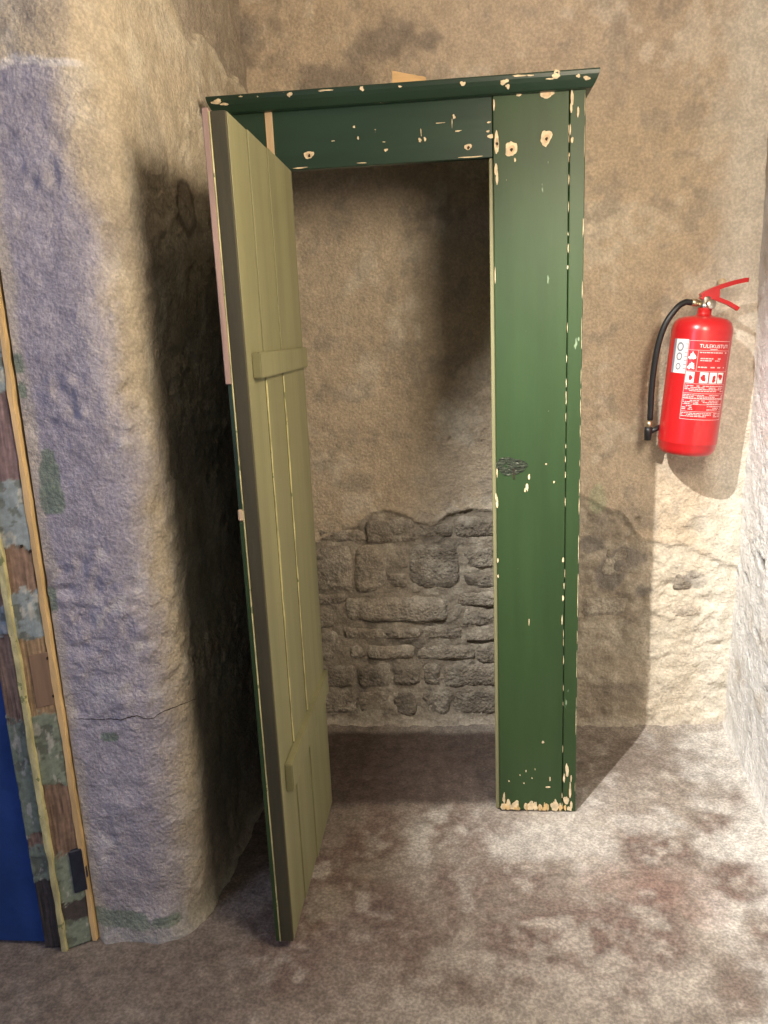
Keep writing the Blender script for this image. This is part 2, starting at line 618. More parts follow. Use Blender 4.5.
hh -= pit * .009 + .022 * sm(.1, 1.1, Z)
V = np.stack([RW0[0] + RWd[0] * S + RWn[0] * hh, RW0[1] + RWd[1] * S + RWn[1] * hh, Z], -1)
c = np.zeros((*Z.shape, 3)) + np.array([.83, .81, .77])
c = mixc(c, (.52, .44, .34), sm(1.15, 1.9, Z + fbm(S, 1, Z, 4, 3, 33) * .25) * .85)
c = mixc(c, (.56, .49, .40), sm(.1, .4, fbm(S, 1, Z, 8, 4, 34)) * .6)
c = mixc(c, (.86, .85, .82), sm(.1, .4, fbm(S, 1, Z, 5, 4, 36)) * .7)
c = mixc(c, (.16, .145, .13), pit * .9)
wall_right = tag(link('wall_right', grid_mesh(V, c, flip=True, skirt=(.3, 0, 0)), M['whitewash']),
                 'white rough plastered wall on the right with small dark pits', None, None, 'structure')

# --- pier between doorway and cupboard -------------------------------
R = .105
PF = -.500                     # front plane
PSX = -.905                    # side plane at the front
seg = []
x = -1.136
while x < PSX - R:
    seg.append((x, PF, 0, -1)); x += .0045
a = .045
while a < math.pi / 2:
    seg.append((PSX - R + R * math.sin(a), PF + R - R * math.cos(a), math.sin(a), -math.cos(a))); a += .045
y = PF + R + .005
while y < .50:
    f = (y - (PF + R)) / (.5 - PF - R)
    seg.append((PSX + f * .038, y, 1, 0)); y += .0065
seg = np.array(seg)
zs = np.concatenate([np.arange(-.02, 2.05, .0052), np.arange(2.05, H + .03, .02)])
PXs, Z = np.meshgrid(seg[:, 0], zs, indexing='ij')
PYs = np.repeat(seg[:, 1][:, None], len(zs), 1)
NX = np.repeat(seg[:, 2][:, None], len(zs), 1)
NY = np.repeat(seg[:, 3][:, None], len(zs), 1)
arcw = np.repeat((np.clip(seg[:, 2], 0, 1) * np.clip(-seg[:, 3], 0, 1) * 2)[:, None], len(zs), 1)
keep = sm(-1.14, -1.11, PXs)
patchy = sm(.0, .3, fbm(PXs, PYs, Z, 6, 3, 15))
hh = fbm(PXs, PYs, Z, 2.2, 3, 3) * .014 * keep + fbm(PXs, PYs, Z, 9, 4, 7) * .006 * keep \
    + fbm(PXs, PYs, Z, 40, 3, 11) * (.0022 + .005 * patchy) * keep + arcw * fbm(PXs, PYs, Z, 7, 3, 18) * .012
# flaking fields on the painted face
for px, py, rx, rz in ((35, 165, .06, .07), (60, 400, .07, .07), (75, 590, .07, .10), (115, 410, .03, .09), (90, 660, .05, .06)):
    q = on(px, py, 1, PF)
    w = sm(1.3, .2, ((PXs - q[0]) / rx) ** 2 + ((Z - q[2]) / rz) ** 2) * (PYs < -.42)
    hh += w * (fbm(PXs, PYs, Z, 48, 3, 19) * .010 + .001)
# upper plaster layer, thicker than the painted face below its ragged white edge
ze = 1.788 + fbm(PXs, 0, 0, 20, 3, 23) * .010 + (PXs + 1.0) * -.03
fr = sm(-.935, -.96, PXs) * (PYs < -.44)
hh += fr * sm(-.004, .006, Z - ze) * .007
# broken plaster at the top, near the back corner
qb = [on(px, py, 0, -.885) for px, py in ((176, 0), (186, 36), (197, 40), (205, 36), (214, 52), (222, 70))]
bl = np.interp(PYs, [q_[1] for q_ in qb], [q_[2] for q_ in qb])
brk = sm(-.006, .010, Z - bl + fbm(PYs, 0, Z, 16, 3, 27) * .035) * sm(qb[0][1] - .03, qb[0][1], PYs)
hh -= brk * .016 + brk * fbm(PXs, PYs, Z, 20, 3, 28) * .010
foot = np.exp(-np.maximum(Z, 0) / .035)
hh += foot * .014 * (1 + fbm(PXs, PYs, Z, 14, 3, 29)) * keep
V = np.stack([PXs + NX * hh, PYs + NY * hh, Z], -1)
c = np.zeros((*Z.shape, 3)) + np.array([.50, .43, .32])
nA = fbm(PXs, PYs, Z, 5, 4, 35)
nB = fbm(PXs, PYs, Z, 17, 4, 37)
c = mixc(c, (.62, .56, .44), sm(.05, .35, nB) * .7)
c = mixc(c, (.36, .31, .24), sm(.15, .42, nA) * .6)
# lavender limewash on the front face
pb = -.935 - .045 * sm(1.2, 1.8, Z) + nA * .035 + nB * .02
lav = sm(.035, -.035, PXs - pb) * sm(.006, -.004, Z - ze) * (PYs < -.40)
lavc = np.zeros_like(c) + np.array([.37, .355, .405])
lavc = mixc(lavc, (.30, .29, .35), sm(.0, .4, nA) * .6)
lavc = mixc(lavc, (.47, .44, .47), sm(.15, .45, nB) * .6)
lavc = mixc(lavc, (.40, .37, .37), sm(.35, .1, Z) * .7)
c = mixc(c, lavc, lav * .92)
hi_ = sm(.12, .35, fbm(PXs, PYs, Z, 48, 3, 19)) * lav * patchy
c = mixc(c, (.62, .60, .58), hi_ * .5)
c = mixc(c, (.74, .70, .64), fr * sm(.008, .003, np.abs(Z - ze)) * sm(-.93, -.95, PXs))
# grey upper plaster
c = mixc(c, (.34, .30, .25), fr * sm(.02, .08, Z - ze) * sm(.1, -.2, nA) * .5)
c = mixc(c, (.36, .31, .25), brk * .8)
c = mixc(c, (.66, .60, .47), sm(.05, .0, bl - Z + fbm(PYs, 0, Z, 16, 3, 27) * .03) * (1 - brk) * sm(-.05, .02, PYs) * sm(1.9, 1.95, Z) * .6)
# plaster strip next to the casing
c = mixc(c, (.46, .42, .34), sm(-1.105, -1.125, PXs + nB * .012) * .7)
# grey-green paint remnants
for px, py, rx, rz in ((50, 478, .020, .030), (52, 500, .024, .030), (48, 460, .014, .02), (18, 362, .011, .020), (110, 736, .020, .010),
                       (52, 600, .012, .030), (125, 920, .06, .022), (165, 922, .03, .014), (95, 915, .03, .02), (22, 390, .008, .015)):
    q = on(px, py, 1, PF)
    d = ((PXs - q[0]) / rx) ** 4 + ((Z - q[2]) / rz) ** 4 + nB * .8
    c = mixc(c, (.185, .235, .185), sm(1.1, .75, d) * .92 * (PYs < -.42))
# stain ring on the side, high up
q = on(182, 210, 0, -.9)
d = np.sqrt(((PYs - q[1]) / .055) ** 2 + ((Z - q[2]) / .055) ** 2) + nB * .3
c = mixc(c, (.24, .20, .16), sm(1.1, .8, d) * (PYs > -.38) * .45)
c = mixc(c, (.08, .06, .05), sm(.22, .05, np.abs(d - 1)) * (PYs > -.38) * .6)
c = mixc(c, (.34, .36, .29), sm(.09, .02, Z + nB * .05) * .35)
me = grid_mesh(V, c, skirt=None)
wall_left = tag(link('wall_left', me, M['pier']), 'lavender and cream plaster pier with rounded corner beside the doorway', None, None, 'structure')


# hairline crack: a thin dark groove filling
def ribbon(name, pts, wid, m, parent, nrm=(0, -1, 0)):
    v, f = [], []
    for i, p in enumerate(pts):
        w = wid * (.35 + .65 * math.sin(math.pi * min(1, max(0, i / (len(pts) - 1)))) ** .4) * random.uniform(.6, 1.2)
        v += [(p[0], p[1], p[2] - w), (p[0], p[1], p[2] + w)]
    for i in range(len(pts) - 1):
        f.append((2 * i, 2 * i + 2, 2 * i + 3, 2 * i + 1))
    return link(name, mesh_from(v, f), m, parent)


def pier_surface(px, py):
    """nearest point on the displaced pier surface along the pixel's ray"""
    d = ray(px, py)
    P = V.reshape(-1, 3) - CAM
    t = P @ d / (d @ d)
    dist = np.linalg.norm(P - t[:, None] * d, axis=1) + t * .002
    i = int(np.argmin(dist))
    return CAM + d * (t[i] - .0015)


crk = [(70, 719), (85, 719), (100, 720), (112, 719), (120, 720), (130, 717), (137, 716), (146, 719), (154, 718), (162, 712), (170, 709), (180, 705), (190, 701), (200, 697)]
dense = []
for (a, b_), (a2, b2) in zip(crk[:-1], crk[1:]):
    for k in range(4):
        dense.append((a + (a2 - a) * k / 4, b_ + (b2 - b_) * k / 4 + random.uniform(-.5, .5)))
ribbon('hairline_crack', [pier_surface(*p) for p in dense], .0011, M['hole'], wall_left)

# wall over and beyond the doorway (out of frame) and the ceiling
box('wall_left_upper', (-2.6, PF, 2.06), (-1.13, -.2, H), M['ceiling'], None, 0)['kind'] = 'structure'
box('wall_left_far', (-2.6, PF, 0), (-2.12, -.2, 2.06), M['ceiling'], None, 0)['kind'] = 'structure'
box('ceiling', (-2.6, -2.9, H), (.9, .75, H + .1), M['ceiling'], None, 0)['kind'] = 'structure'

# --- floor -----------------------------------------------------------
xs = np.concatenate([np.linspace(-2.8, -1.5, 30), np.arange(-1.48, .62, .0056), np.linspace(.64, 1.0, 8)])
ys = np.concatenate([np.linspace(-3.2, -.95, 60), np.arange(-.94, .50, .0056)])
X, Y = np.meshgrid(xs, ys, indexing='ij')
flat = np.minimum(1, np.minimum(np.abs(X + .10), 9) * 0 + sm(.0, .12, np.hypot(np.maximum(np.abs(X + .1) - .12, 0), Y)))
hz = fbm(X, Y, 0, 2.2, 3, 4) * .004 * flat + fbm(X, Y, 0, 12, 4, 8) * .0035 * flat + fbm(X, Y, 0, 45, 2, 12) * .001
hz += np.exp(-np.maximum(WY - Y, 0) / .03) * .014
rd = RW0[0] + (RW0[1] - Y) * (-.1005) - X
hz += np.exp(-np.maximum(rd, 0) / .05) * .020 * (X > .2)
hz -= .0035
V2 = np.stack([X, Y, hz], -1)
f1 = fbm(X, Y, 0, 3.0, 5, 51)
f2 = fbm(X, Y, 0, 9, 5, 53)
f3 = fbm(X, Y, 0, 28, 4, 55)
f4 = fbm(X, Y, 0, 2.0, 4, 57)
c = np.zeros((*X.shape, 3)) + np.array([.200, .163, .137])
c = mixc(c, (.31, .27, .228), sm(-.05, .30, f1 * .7 + f2 * .3 + f3 * .3) * .7)
c = mixc(c, (.135, .088, .074), sm(.06, .34, f4 * .6 + f2 * .5 + f3 * .25) * .75)
c = mixc(c, (.42, .385, .335), sm(.10, .42, f2 * .5 + f3 * .6) * .6)
# dust trodden round the post and along the right wall
dd = np.hypot((X + .08) / .34, (Y + .06) / .20)
c = mixc(c, (.50, .47, .43), sm(1.15, .3, dd + f2 * 1.1 + f3 * .5) * .65)
c = mixc(c, (.60, .58, .54), sm(.22, .02, rd + f2 * .22 + f3 * .06) * .75)
c = mixc(c, (.52, .48, .42), sm(1.2, .4, np.hypot((X + .12) / .36, (Y + .62) / .22) + f2) * .5)
c = mixc(c, (.23, .125, .10), sm(1., .5, np.hypot((X - .13) / .16, (Y + .30) / .12) + f2 * 1.1 + f3 * .5) * .28)
# the cupboard's footprint: floor coloured darker and redder
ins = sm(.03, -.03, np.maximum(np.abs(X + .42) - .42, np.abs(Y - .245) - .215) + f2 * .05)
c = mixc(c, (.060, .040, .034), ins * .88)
c = mixc(c, (.30, .26, .22), sm(.02, -.01, WY - Y - .03 + f2 * .02) * .6)
# browner, darker floor towards the left
c = mixc(c, (.155, .130, .112), sm(-.55, -.85, X + f1 * .25) * sm(-.25, -.55, Y) * .65)
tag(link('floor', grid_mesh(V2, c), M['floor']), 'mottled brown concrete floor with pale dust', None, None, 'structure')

# --- doorway trim on the left: two worn frame boards -----------------
trim = empty('trim_1', (-1.19, -.5, 0), 'old door frame of peeling grey-green boards with yellow and orange bare edges', None)
trim['kind'] = 'structure'
del ROOT[trim]
ROOT[trim] = Vector((-1.19, -.5, 0))


def zpix(py, px):
    return on(px, py, 1, -.51)[2]


def shear_j(z):                 # the frame leans a little
    return -.004 * np.clip(z, 0, 1.1)


PAINT = (.185, .225, .175)
BLUEG = (.22, .27, .29)
WOOD = (.20, .135, .098)
PURP = (.17, .12, .125)
DARK = (.060, .052, .050)
TAN = (.27, .19, .115)


def board(name, x0, x1, yf, yf1, bands, parent, seed):
    u = np.linspace(x0, x1, 26)
    z = np.arange(0.0, 2.06, .0035)
    U, Zb = np.meshgrid(u, z, indexing='ij')
    rag = fbm(U, seed, Zb, 30, 3, 101) * .022 + fbm(U, seed, Zb, 110, 3, 105) * .014
    zz = Zb + rag
    col = np.zeros((*U.shape, 3)) + np.array(PAINT)
    dep = np.zeros(U.shape)
    for (za, zb2, cc, dp) in bands:
        w = sm(-.002, .002, zz - za) * sm(.002, -.002, zz - zb2)
        col = mixc(col, cc, w)
        dep = dep * (1 - w) + dp * w
    chip = sm(.20, .28, fbm(U, seed, Zb, 60, 4, 110) + fbm(U, seed, Zb, 16, 3, 111) * .25) * (dep > -.0005)
    col = mixc(col, (.10, .11, .09), chip * .7)
    pale = sm(.22, .30, fbm(U, seed, Zb * .4, 80, 4, 114)) * (dep > -.0005)
    col = mixc(col, (.40, .40, .36), pale * .7)
    gr_ = fbm(U * 10, seed, Zb * .5, 40, 3, 130)
    wd = sm(-.0008, -.0016, dep)
    col = col * (1 + (gr_ * .75 * wd)[..., None])
    dep = dep + gr_ * wd * .0012
    dep = dep - chip * .0012 + fbm(U * 6, seed, Zb * .6, 30, 3, 118) * .0008
    Vb = np.stack([U + shear_j(Zb), yf + (yf1 - yf) * (U - x0) / (x1 - x0) - dep, Zb], -1)
    return link(name, grid_mesh(Vb, col, skirt=(0, .05, 0)), M['jamb'], parent)


def zb(lst, px):
    return [(zpix(b_, px + (b_ - 700) * .15), zpix(a_, px + (a_ - 700) * .15), cc, dp) for a_, b_, cc, dp in lst]


board('casing_board', -1.196, -1.140, -.540, -.505,
      zb([(310, 390, BLUEG, 0), (390, 480, PURP, -.002), (480, 545, BLUEG, 0), (545, 590, WOOD, -.002), (590, 637, BLUEG, 0),
          (637, 708, TAN, -.002), (708, 780, PAINT, 0), (782, 850, WOOD, -.0025), (895, 915, DARK, -.001)], 45), trim, 3)
board('stop_board', -1.246, -1.196, -.536, -.534,
      zb([(540, 600, WOOD, -.002), (600, 632, BLUEG, 0), (632, 715, WOOD, -.003), (825, 838, WOOD, -.002), (872, 960, DARK, -.002)], 12), trim, 8)
sh = lambda co: (shear_j(co.z), .625 * (co.x + 1.155), 0)


def jy(x): return -.540 + (x + 1.196) * .625



def strip(name, x0, x1, y0, y1, z0, z1, m, parent, seed):
    n = 120
    v, f = [], []
    for i in range(n + 1):
        z = z0 + (z1 - z0) * i / n
        w1 = float(vnoise(z * 22, seed, 0, 120)) * .0018 + float(vnoise(z * 70, seed, 0, 121)) * .0010
        w2 = float(vnoise(z * 22, seed, 5, 122)) * .0018 + float(vnoise(z * 70, seed, 5, 123)) * .0010
        s = float(shear_j(z))
        v += [(x0 + s + w1, y1, z), (x0 + s + w1, y0, z), (x1 + s + w2, y0 + .001, z), (x1 + s + w2, y1, z)]
    for i in range(n):
        a = 4 * i
        for j in range(4):
            f.append((a + j, a + (j + 1) % 4, a + 4 + (j + 1) % 4, a + 4 + j))
    f += [(3, 2, 1, 0), (4 * n, 4 * n + 1, 4 * n + 2, 4 * n + 3)]
    return link(name, mesh_from(v, f), m, parent)


tag(strip('bare_edge', -1.201, -1.191, -.546, -.49, 0, 2.06, M['yellow'], trim, 1), 'yellowish bare edge between the two frame boards')
tag(strip('bare_edge', -1.147, -1.138, -.512, -.47, 0, 2.06, M['orange'], trim, 2), 'orange bare wood edge next to the plaster')
strip('backing_board', -1.146, -1.120, -.470, -.44, 0, 2.06, M['jambwood'], trim, 4)
z0, z1 = zpix(889, 86), zpix(848, 78)
tag(box('repair_plate', (-1.163, -.5215, z0), (-1.139, -.510, z1), M['plate'], trim, .002, sh), 'small dark blue-grey plate near the foot of the frame')
z0, z1 = zpix(704, 52), zpix(652, 42)
ip = tag(box('inset_patch', (-1.179, -.5155, z0), (-1.147, -.510, z1), M['jambwood'], trim, .001, sh), 'let-in brown wooden patch')
for px, py in ((44, 661), (50, 699), (20, 547), (27, 553)):
    q = on(px, py, 1, -.526)
    box('nail_hole', (q[0] - .0016, jy(q[0]) - .0016, q[2] - .003), (q[0] + .0016, jy(q[0]) + .004, q[2] + .003), M['hole'], trim, .0006)

d1 = box('door_1', (-2.13, -.524, .004), (-1.238, -.45, 2.06), M['blue'], None, .002)
tag(d1, 'plain deep blue door leaf closing the doorway at the left edge', None, None, 'structure')

# ------------------------------------------------------------------ green cupboard
XL, XS, PW, ZL, ZB, ZT = -.8343, -.7231, .2068, 1.6887, 1.8177, 1.85
cup = empty('cupboard', (-.417, .2, 0), 'tall dark green wooden cupboard with chipped paint and its door standing open', 'cupboard')


def blob(name, cx, cz, rx, rz, y, m, parent, seed, thick=.0012, n=14, axis='y', rag=.25):
    """small irregular flake lying on a face"""
    r = random.Random(seed)
    v, f = [], []
    ph = r.uniform(0, 6)
    for k in range(n):
        a = 2 * math.pi * k / n
        q = 1 + rag * (math.sin(2 * a + ph) * .4 + math.sin(3 * a + ph * 2) * .4 + r.uniform(-.5, .5))
        v.append((cx + rx * q * math.cos(a), cz + rz * q * math.sin(a)))
    if axis == 'y':
        thick += r.uniform(0, .0006)
        W = [(a, y - thick, b) for a, b in v] + [(a, y + .002, b) for a, b in v]
    f.append(tuple(range(n)))
    for k in range(n):
        f.append((k, k + n, (k + 1) % n + n, (k + 1) % n))
    return W, f


class Bag:
    def __init__(self): self.v, self.f = [], []

    def add(self, vf):
        o = len(self.v)
        self.v += vf[0]
        self.f += [tuple(i + o for i in q) for q in vf[1]]

    def build(self, name, m, parent, kind=None):
        o = link(name, mesh_from(self.v, self.f), m, parent)
        if kind: o['kind'] = kind
        return o


# boards of the front
pm = box('post_board', (-PW, 0, .001), (-.0365, .022, ZB), [M['green'], M['olive']], cup, .0016)
for p in pm.data.polygons:
    if p.normal.x < -.9:
        p.material_index = 1
pn = box('edge_board', (-.0345, -.001, -.001), (0, .022, ZB), M['green'], cup, .0016)
box('stop_strip', (-PW - .0095, .007, .001), (-PW - .0003, .022, ZL - .001), M['olive'], cup, .001)
lt = box('lintel', (XS + .002, .003, ZL), (-PW - .0008, .022, ZB), M['green_dark'], cup, .0016)
sl = box('stile', (XL, 0, .001), (XS, .022, ZB), M['green_dark'], cup, .0016)
box('side_panel', (-.022, .022, .001), (-.002, .43, ZB), M['green'], cup, .001)
box('side_panel', (XL, .022, .001), (XL + .02, .43, ZB), M['green'], cup, .001)
tag(box('bare_strip', (XS - .008, -.0015, ZL - .0), (XS + .009, .004, ZB), M['barewood'], cup, .0006), 'strip of bare pale wood at the hinge side')

# cornice: stacked rings with growing overhang, mitred at the ends
v, f = [], []
prof = [(.000, ZB - .002), (.010, ZB - .002), (.013, ZB), (.0165, ZB + .006), (.0205, ZB + .014), (.0235, ZB + .022), (.0250, ZT - .003), (.0243, ZT)]
for o_, z in prof:
    v += [(XL - o_, -o_ * 1.25, z), (o_, -o_ * 1.25, z), (o_, .43, z), (XL - o_, .43, z)]
for i in range(len(prof) - 1):
    for j in range(4):
        f.append((4 * i + j, 4 * i + (j + 1) % 4, 4 * i + 4 + (j + 1) % 4, 4 * i + 4 + j))
f += [(3, 2, 1, 0), tuple(4 * (len(prof) - 1) + j for j in range(4))]
cor = link('cornice', mesh_from(v, f), M['green_dark'], cup)
# top edge of the cornice, worn
CY = -.0215 * 1.25

# flaked paint
B = Bag()
r = random.Random(3)


def front(px, py, y=0.): return on(px, py, 1, y)


# along the seam between the two post boards
z = .02
while z < 1.8:
    if r.random() < .40:
        w, h_ = r.uniform(.0004, .0010), r.uniform(.003, .012)
        if r.random() < .18: w *= 2.2
        B.add(blob('', -.0365 + r.uniform(-.001, .001), z, w, h_, 0, None, None, r.random(), .0006 + .0003))
    z += r.uniform(.008, .05)
for px, py, rx, rz in ((572, 98, .0035, .016), (571, 108, .0025, .010), (570, 130, .0015, .013), (572, 140, .003, .006), (563, 560, .0025, .006),
                       (563, 598, .0025, .007), (562, 620, .0015, .012), (529, 622, .001, .010), (543, 742, .003, .004), (529, 477, .0025, .007),
                       (527, 487, .003, .010), (554, 482, .002, .003), (546, 464, .0025, .002), (519, 95, .006, .003), (578, 112, .002, .012),
                       (515, 160, .002, .004), (525, 490, .002, .005), (520, 775, .0015, .002), (526, 771, .0015, .003), (532, 778, .0015, .002),
                       (524, 783, .002, .002), (509, 781, .002, .002), (535, 769, .001, .003), (548, 787, .006, .002), (550, 779, .002, .006)):
    q = front(px, py)
    B.add(blob('', q[0], q[2], rx, rz, -.0012 if px > 564 else 0, None, None, px * 7 + py, .0010))
# left edge of the post
z = .06
while z < 1.8:
    if r.random() < .16:
        B.add(blob('', -PW + .0018, z, r.uniform(.0008, .0020), r.uniform(.004, .022), 0, None, None, r.random(), .0008))
    z += r.uniform(.015, .06)
for px, py, rx, rz in ((496, 170, .004, .012), (497, 178, .003, .014), (497, 505, .003, .007), (496, 497, .002, .010), (494, 105, .002, .012), (491, 136, .008, .004), (489, 122, .004, .002), (488, 131, .004, .002)):
    q = front(px, py)
    B.add(blob('', q[0], q[2], rx, rz, 0 if px > 493 else .003, None, None, px * 3 + py, .0010))
# right edge of the post
z = .05
while z < 1.8:
    if r.random() < .42:
        B.add(blob('', -.0022, z, r.uniform(.0003, .0007), r.uniform(.008, .030), -.001, None, None, r.random(), .0008))
    z += r.uniform(.01, .05)
B.build('flaked_paint', M['cream'], pm, 'stuff')
# scuffed foot
B = Bag()
for k in range(26):
    xx = -PW + .006 + r.random() * .195
    hgt = r.uniform(.008, .022) * (1.6 if r.random() < .25 else 1)
    B.add(blob('', xx, .004 + hgt * .5, r.uniform(.003, .009), hgt * .62, -.0012 if xx > -.036 else 0, None, None, r.random(), .0010, rag=.3))
for px, py, rx, rz in ((567, 770, .0045, .018), (564, 778, .003, .012), (571, 778, .002, .010), (570, 790, .003, .022), (566, 800, .008, .012), (504, 798, .004, .014)):
    q = front(px, py)
    B.add(blob('', q[0], q[2], rx, rz, -.0012 if px > 562 else 0, None, None, px + py, .0011, rag=.3))
B.build('scuffed_foot', M['cream'], pm, 'stuff')
B = Bag()
for k in range(16):
    xx = -PW + .008 + r.random() * .19
    hgt = r.uniform(.006, .020)
    B.add(blob('', xx, .003 + hgt * .5, r.uniform(.0015, .005), hgt * .6, -.0020, None, None, r.random(), .0008, rag=.4))
B.build('scuffed_foot', M['orange'], pm, 'stuff')
# bare spots with screw holes
for px, py, rx, rz, par, yy in ((511, 149, .0135, .0165, pm, 0), (546, 138, .0125, .0165, pm, 0), (496, 143, .0055, .022, pm, 0), (547, 94, .015, .0085, pm, 0),
                                (309, 155, .012, .008, lt, .003), (468, 147, .009, .006, lt, .003)):
    q = front(px, py, yy)
    if py == 143: q[0] = -PW + .008
    b1 = Bag(); b1.add(blob('', q[0], q[2], rx, rz, yy, None, None, px, .0012, 20, rag=.22)); b1.build('bare_spot', M['cream'], par)
    b1 = Bag(); b1.add(blob('', q[0] + .001, q[2] - .001, rx * .55, rz * .55, yy, None, None, px + 1, .0016, 14, rag=.25)); b1.build('bare_ring', M['barewood'], par)
    if py not in (94,):
        b1 = Bag(); b1.add(blob('', q[0] + .001, q[2] - .002, .0032, .0036, yy, None, None, px + 2, .0020, 10)); b1.build('screw_hole', M['hole'], par)
# worn lock patch
za, zb_ = front(500, 474)[2], front(500, 459)[2]
b1 = Bag(); b1.add(blob('', -PW + .036, (za + zb_) / 2, .040, (zb_ - za) * .56, 0, None, None, 5, .0010, 26, rag=.16)); b1.build('lock_patch', M['mortise'], pm)
q = front(514, 472)
box('keyhole', (q[0] - .0025, -.0022, q[2] - .018), (q[0] + .0015, .002, q[2] + .010), M['hole'], pm, .0006)
# lintel and cornice flakes
B = Bag()
for px, py, rx, rz in ((421, 132, .0012, .008), (425, 139, .003, .004), (454, 117, .0035, .004), (458, 131, .007, .0016), (452, 123, .0008, .010), (440, 123, .010, .0008),
                       (333, 141, .004, .001), (354, 127, .003, .002), (358, 138, .002, .004), (384, 142, .003, .001), (471, 157, .03, .0012), (300, 168, .018, .0014),
                       (362, 163, .010, .0012), (250, 119, .002, .0015), (386, 150, .004, .003), (420, 140, .004, .004)):
    q = front(px, py, .003)
    B.add(blob('', q[0], q[2], rx, rz, .003, None, None, px + py * 5, .0011, rag=.4))
B.build('flaked_paint', M['cream'], lt, 'stuff')
B = Bag()
for px, py, rx, rz in ((217, 102, .012, .004), (224, 104, .009, .003), (241, 97, .004, .0015), (290, 95, .006, .004), (325, 91, .014, .0015), (362, 89, .004, .005),
                       (463, 84, .006, .004), (504, 82, .008, .005), (508, 86, .004, .004), (520, 75, .016, .0015), (556, 75, .010, .007), (550, 79, .008, .0016),
                       (587, 78, .008, .003), (578, 76, .0035, .0035), (400, 87, .004, .0015), (258, 97, .002, .001), (530, 76, .008, .0012)):
    q = front(px, py, CY)
    zc = min(max(q[2], 1.826), 1.845)
    yc = -1.25 * np.interp(zc, [z_ for o_, z_ in prof], [o_ for o_, z_ in prof])
    vf = blob('', q[0], zc, rx, rz, 0, None, None, px + py * 5, .0, rag=.45)
    vf = ([(x_, y_ + (-1.25 * float(np.interp(z_, [zz for oo, zz in prof], [oo for oo, zz in prof]))) - .0006, z_) for x_, y_, z_ in vf[0]], vf[1])
    B.add(vf)
B.build('flaked_paint', M['cream'], cor, 'stuff')

# the open door, hinged at the left stile and swung towards the room
DX0, DX1, DL = XS, XS + .0400, .5185
DZ0, DZ1 = .0206, ZL - .002
leaf = box('door', (DX0 + .003, -DL + .008, DZ0), (DX0 + .018, -.001, DZ1), M['green'], cup, .001)
tag(leaf, 'open plank door, olive inside and dark green outside')
cuts = [DL - .007, .388, .240, .001]          # distance from the hinge
for i in range(3):
    ya, yb = -cuts[i], -cuts[i + 1]
    g = .0006
    box('plank', (DX0 + .017, ya + (g if i else 0), DZ0), (DX1 + .003 * i, yb - (g if i < 2 else 0), DZ1), M['olive'], leaf, .0007)
for i, yy in enumerate((cuts[1], cuts[2])):            # open joints: shade of the gap painted as a dark strip, with a pale bare arris beside it
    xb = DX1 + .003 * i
    box('joint_shade', (xb - .002, -yy - .0015, .43), (xb + .0016, -yy + .002, 1.226), M['olive_dark'], leaf, .0002)
    n = 70
    v, f = [], []
    for k in range(n + 1):
        z = .43 + (1.225 - .43) * k / n
        w = .0036 + .0011 * float(vnoise(z * 25, yy * 50, 0, 3)) - .0014 * max(0, float(vnoise(z * 9, yy * 30, 2, 5)))
        v += [(xb + .0012, -yy - .0018, z), (xb + w, -yy - .0018, z), (xb + w, -yy + .0022, z), (xb + .0012, -yy + .0022, z)]
    for k in range(n):
        for j in range(4):
            f.append((4 * k + j, 4 * k + (j + 1) % 4, 4 * k + 4 + (j + 1) % 4, 4 * k + 4 + j))
    f += [(3, 2, 1, 0), (4 * n, 4 * n + 1, 4 * n + 2, 4 * n + 3)]
    link('bare_joint', mesh_from(v, f), M['yellow'], leaf)
box('edge_board', (DX0 + .012, -DL, DZ0), (DX1 - .0012, -DL + .008, DZ1), M['olive_dark'], leaf, .001)
zk = float(on(240, 515, 1, -DL)[2])
zp = float(on(216, 385, 1, -DL)[2])
tag(box('edge_strip', (DX0 - .0025, -DL - .001, zp), (DX0 + .009, -DL + .03, DZ1 + .006), M['pinkwood'], leaf, .0015), 'pinkish worn upper length of the outer edge')
box('edge_strip', (DX0 + .0015, -DL - .001, zk + .012), (DX0 + .009, -DL + .03, zp - .001), M['green_dark'], leaf, .0015)
tag(box('edge_strip', (DX0 + .0005, -DL - .001, DZ0), (DX0 + .009, -DL + .03, zk - .014), M['green'], leaf, .0015), 'green lower length of the outer edge')
tag(box('edge_chip', (DX0 - .001, -DL - .0015, zk - .013), (DX0 + .012, -DL + .02, zk + .011), M['barewood'], leaf, .003), 'splintered bare wood where the latch sat')
strip_m = box('edge_bead', (DX0 + .009, -DL - .0012, DZ0), (DX0 + .0115, -DL + .01, DZ1), M['yellow'], leaf, .0006)
for zz0, zz1 in ((1.233, 1.281), (.362, .425)):
    bt = box('batten', (DX1 - .001, -.478, zz0), (DX1 + .017, -.004, zz1), M['olive'], leaf, .002, None, 2)

# ------------------------------------------------------------------ wooden wedge on the cupboard
v = [(-.436, .07, ZT), (-.358, .07, ZT), (-.358, .12, ZT), (-.436, .12, ZT), (-.436, .07, 1.905), (-.358, .07, 1.886), (-.358, .12, 1.890), (-.436, .12, 1.912)]
f = [(3, 2, 1, 0), (4, 5, 6, 7), (0, 1, 5, 4), (1, 2, 6, 5), (2, 3, 7, 6), (3, 0, 4, 7)]
tag(link('wood_offcut', mesh_from(v, f), M['wedge']), 'small pale wooden wedge lying on top of the green cupboard', 'wood')

# ------------------------------------------------------------------ fire extinguisher
EB, ET = Vector((.356, .362, .930)), Vector((.386, .352, 1.312))
ax = (ET - EB)
EL = ax.length
ex = empty('fire_extinguisher', EB, 'red fire extinguisher with black hose hanging on the wall', 'extinguisher')
ex.rotation_euler = ax.to_track_quat('Z', 'Y').to_euler()
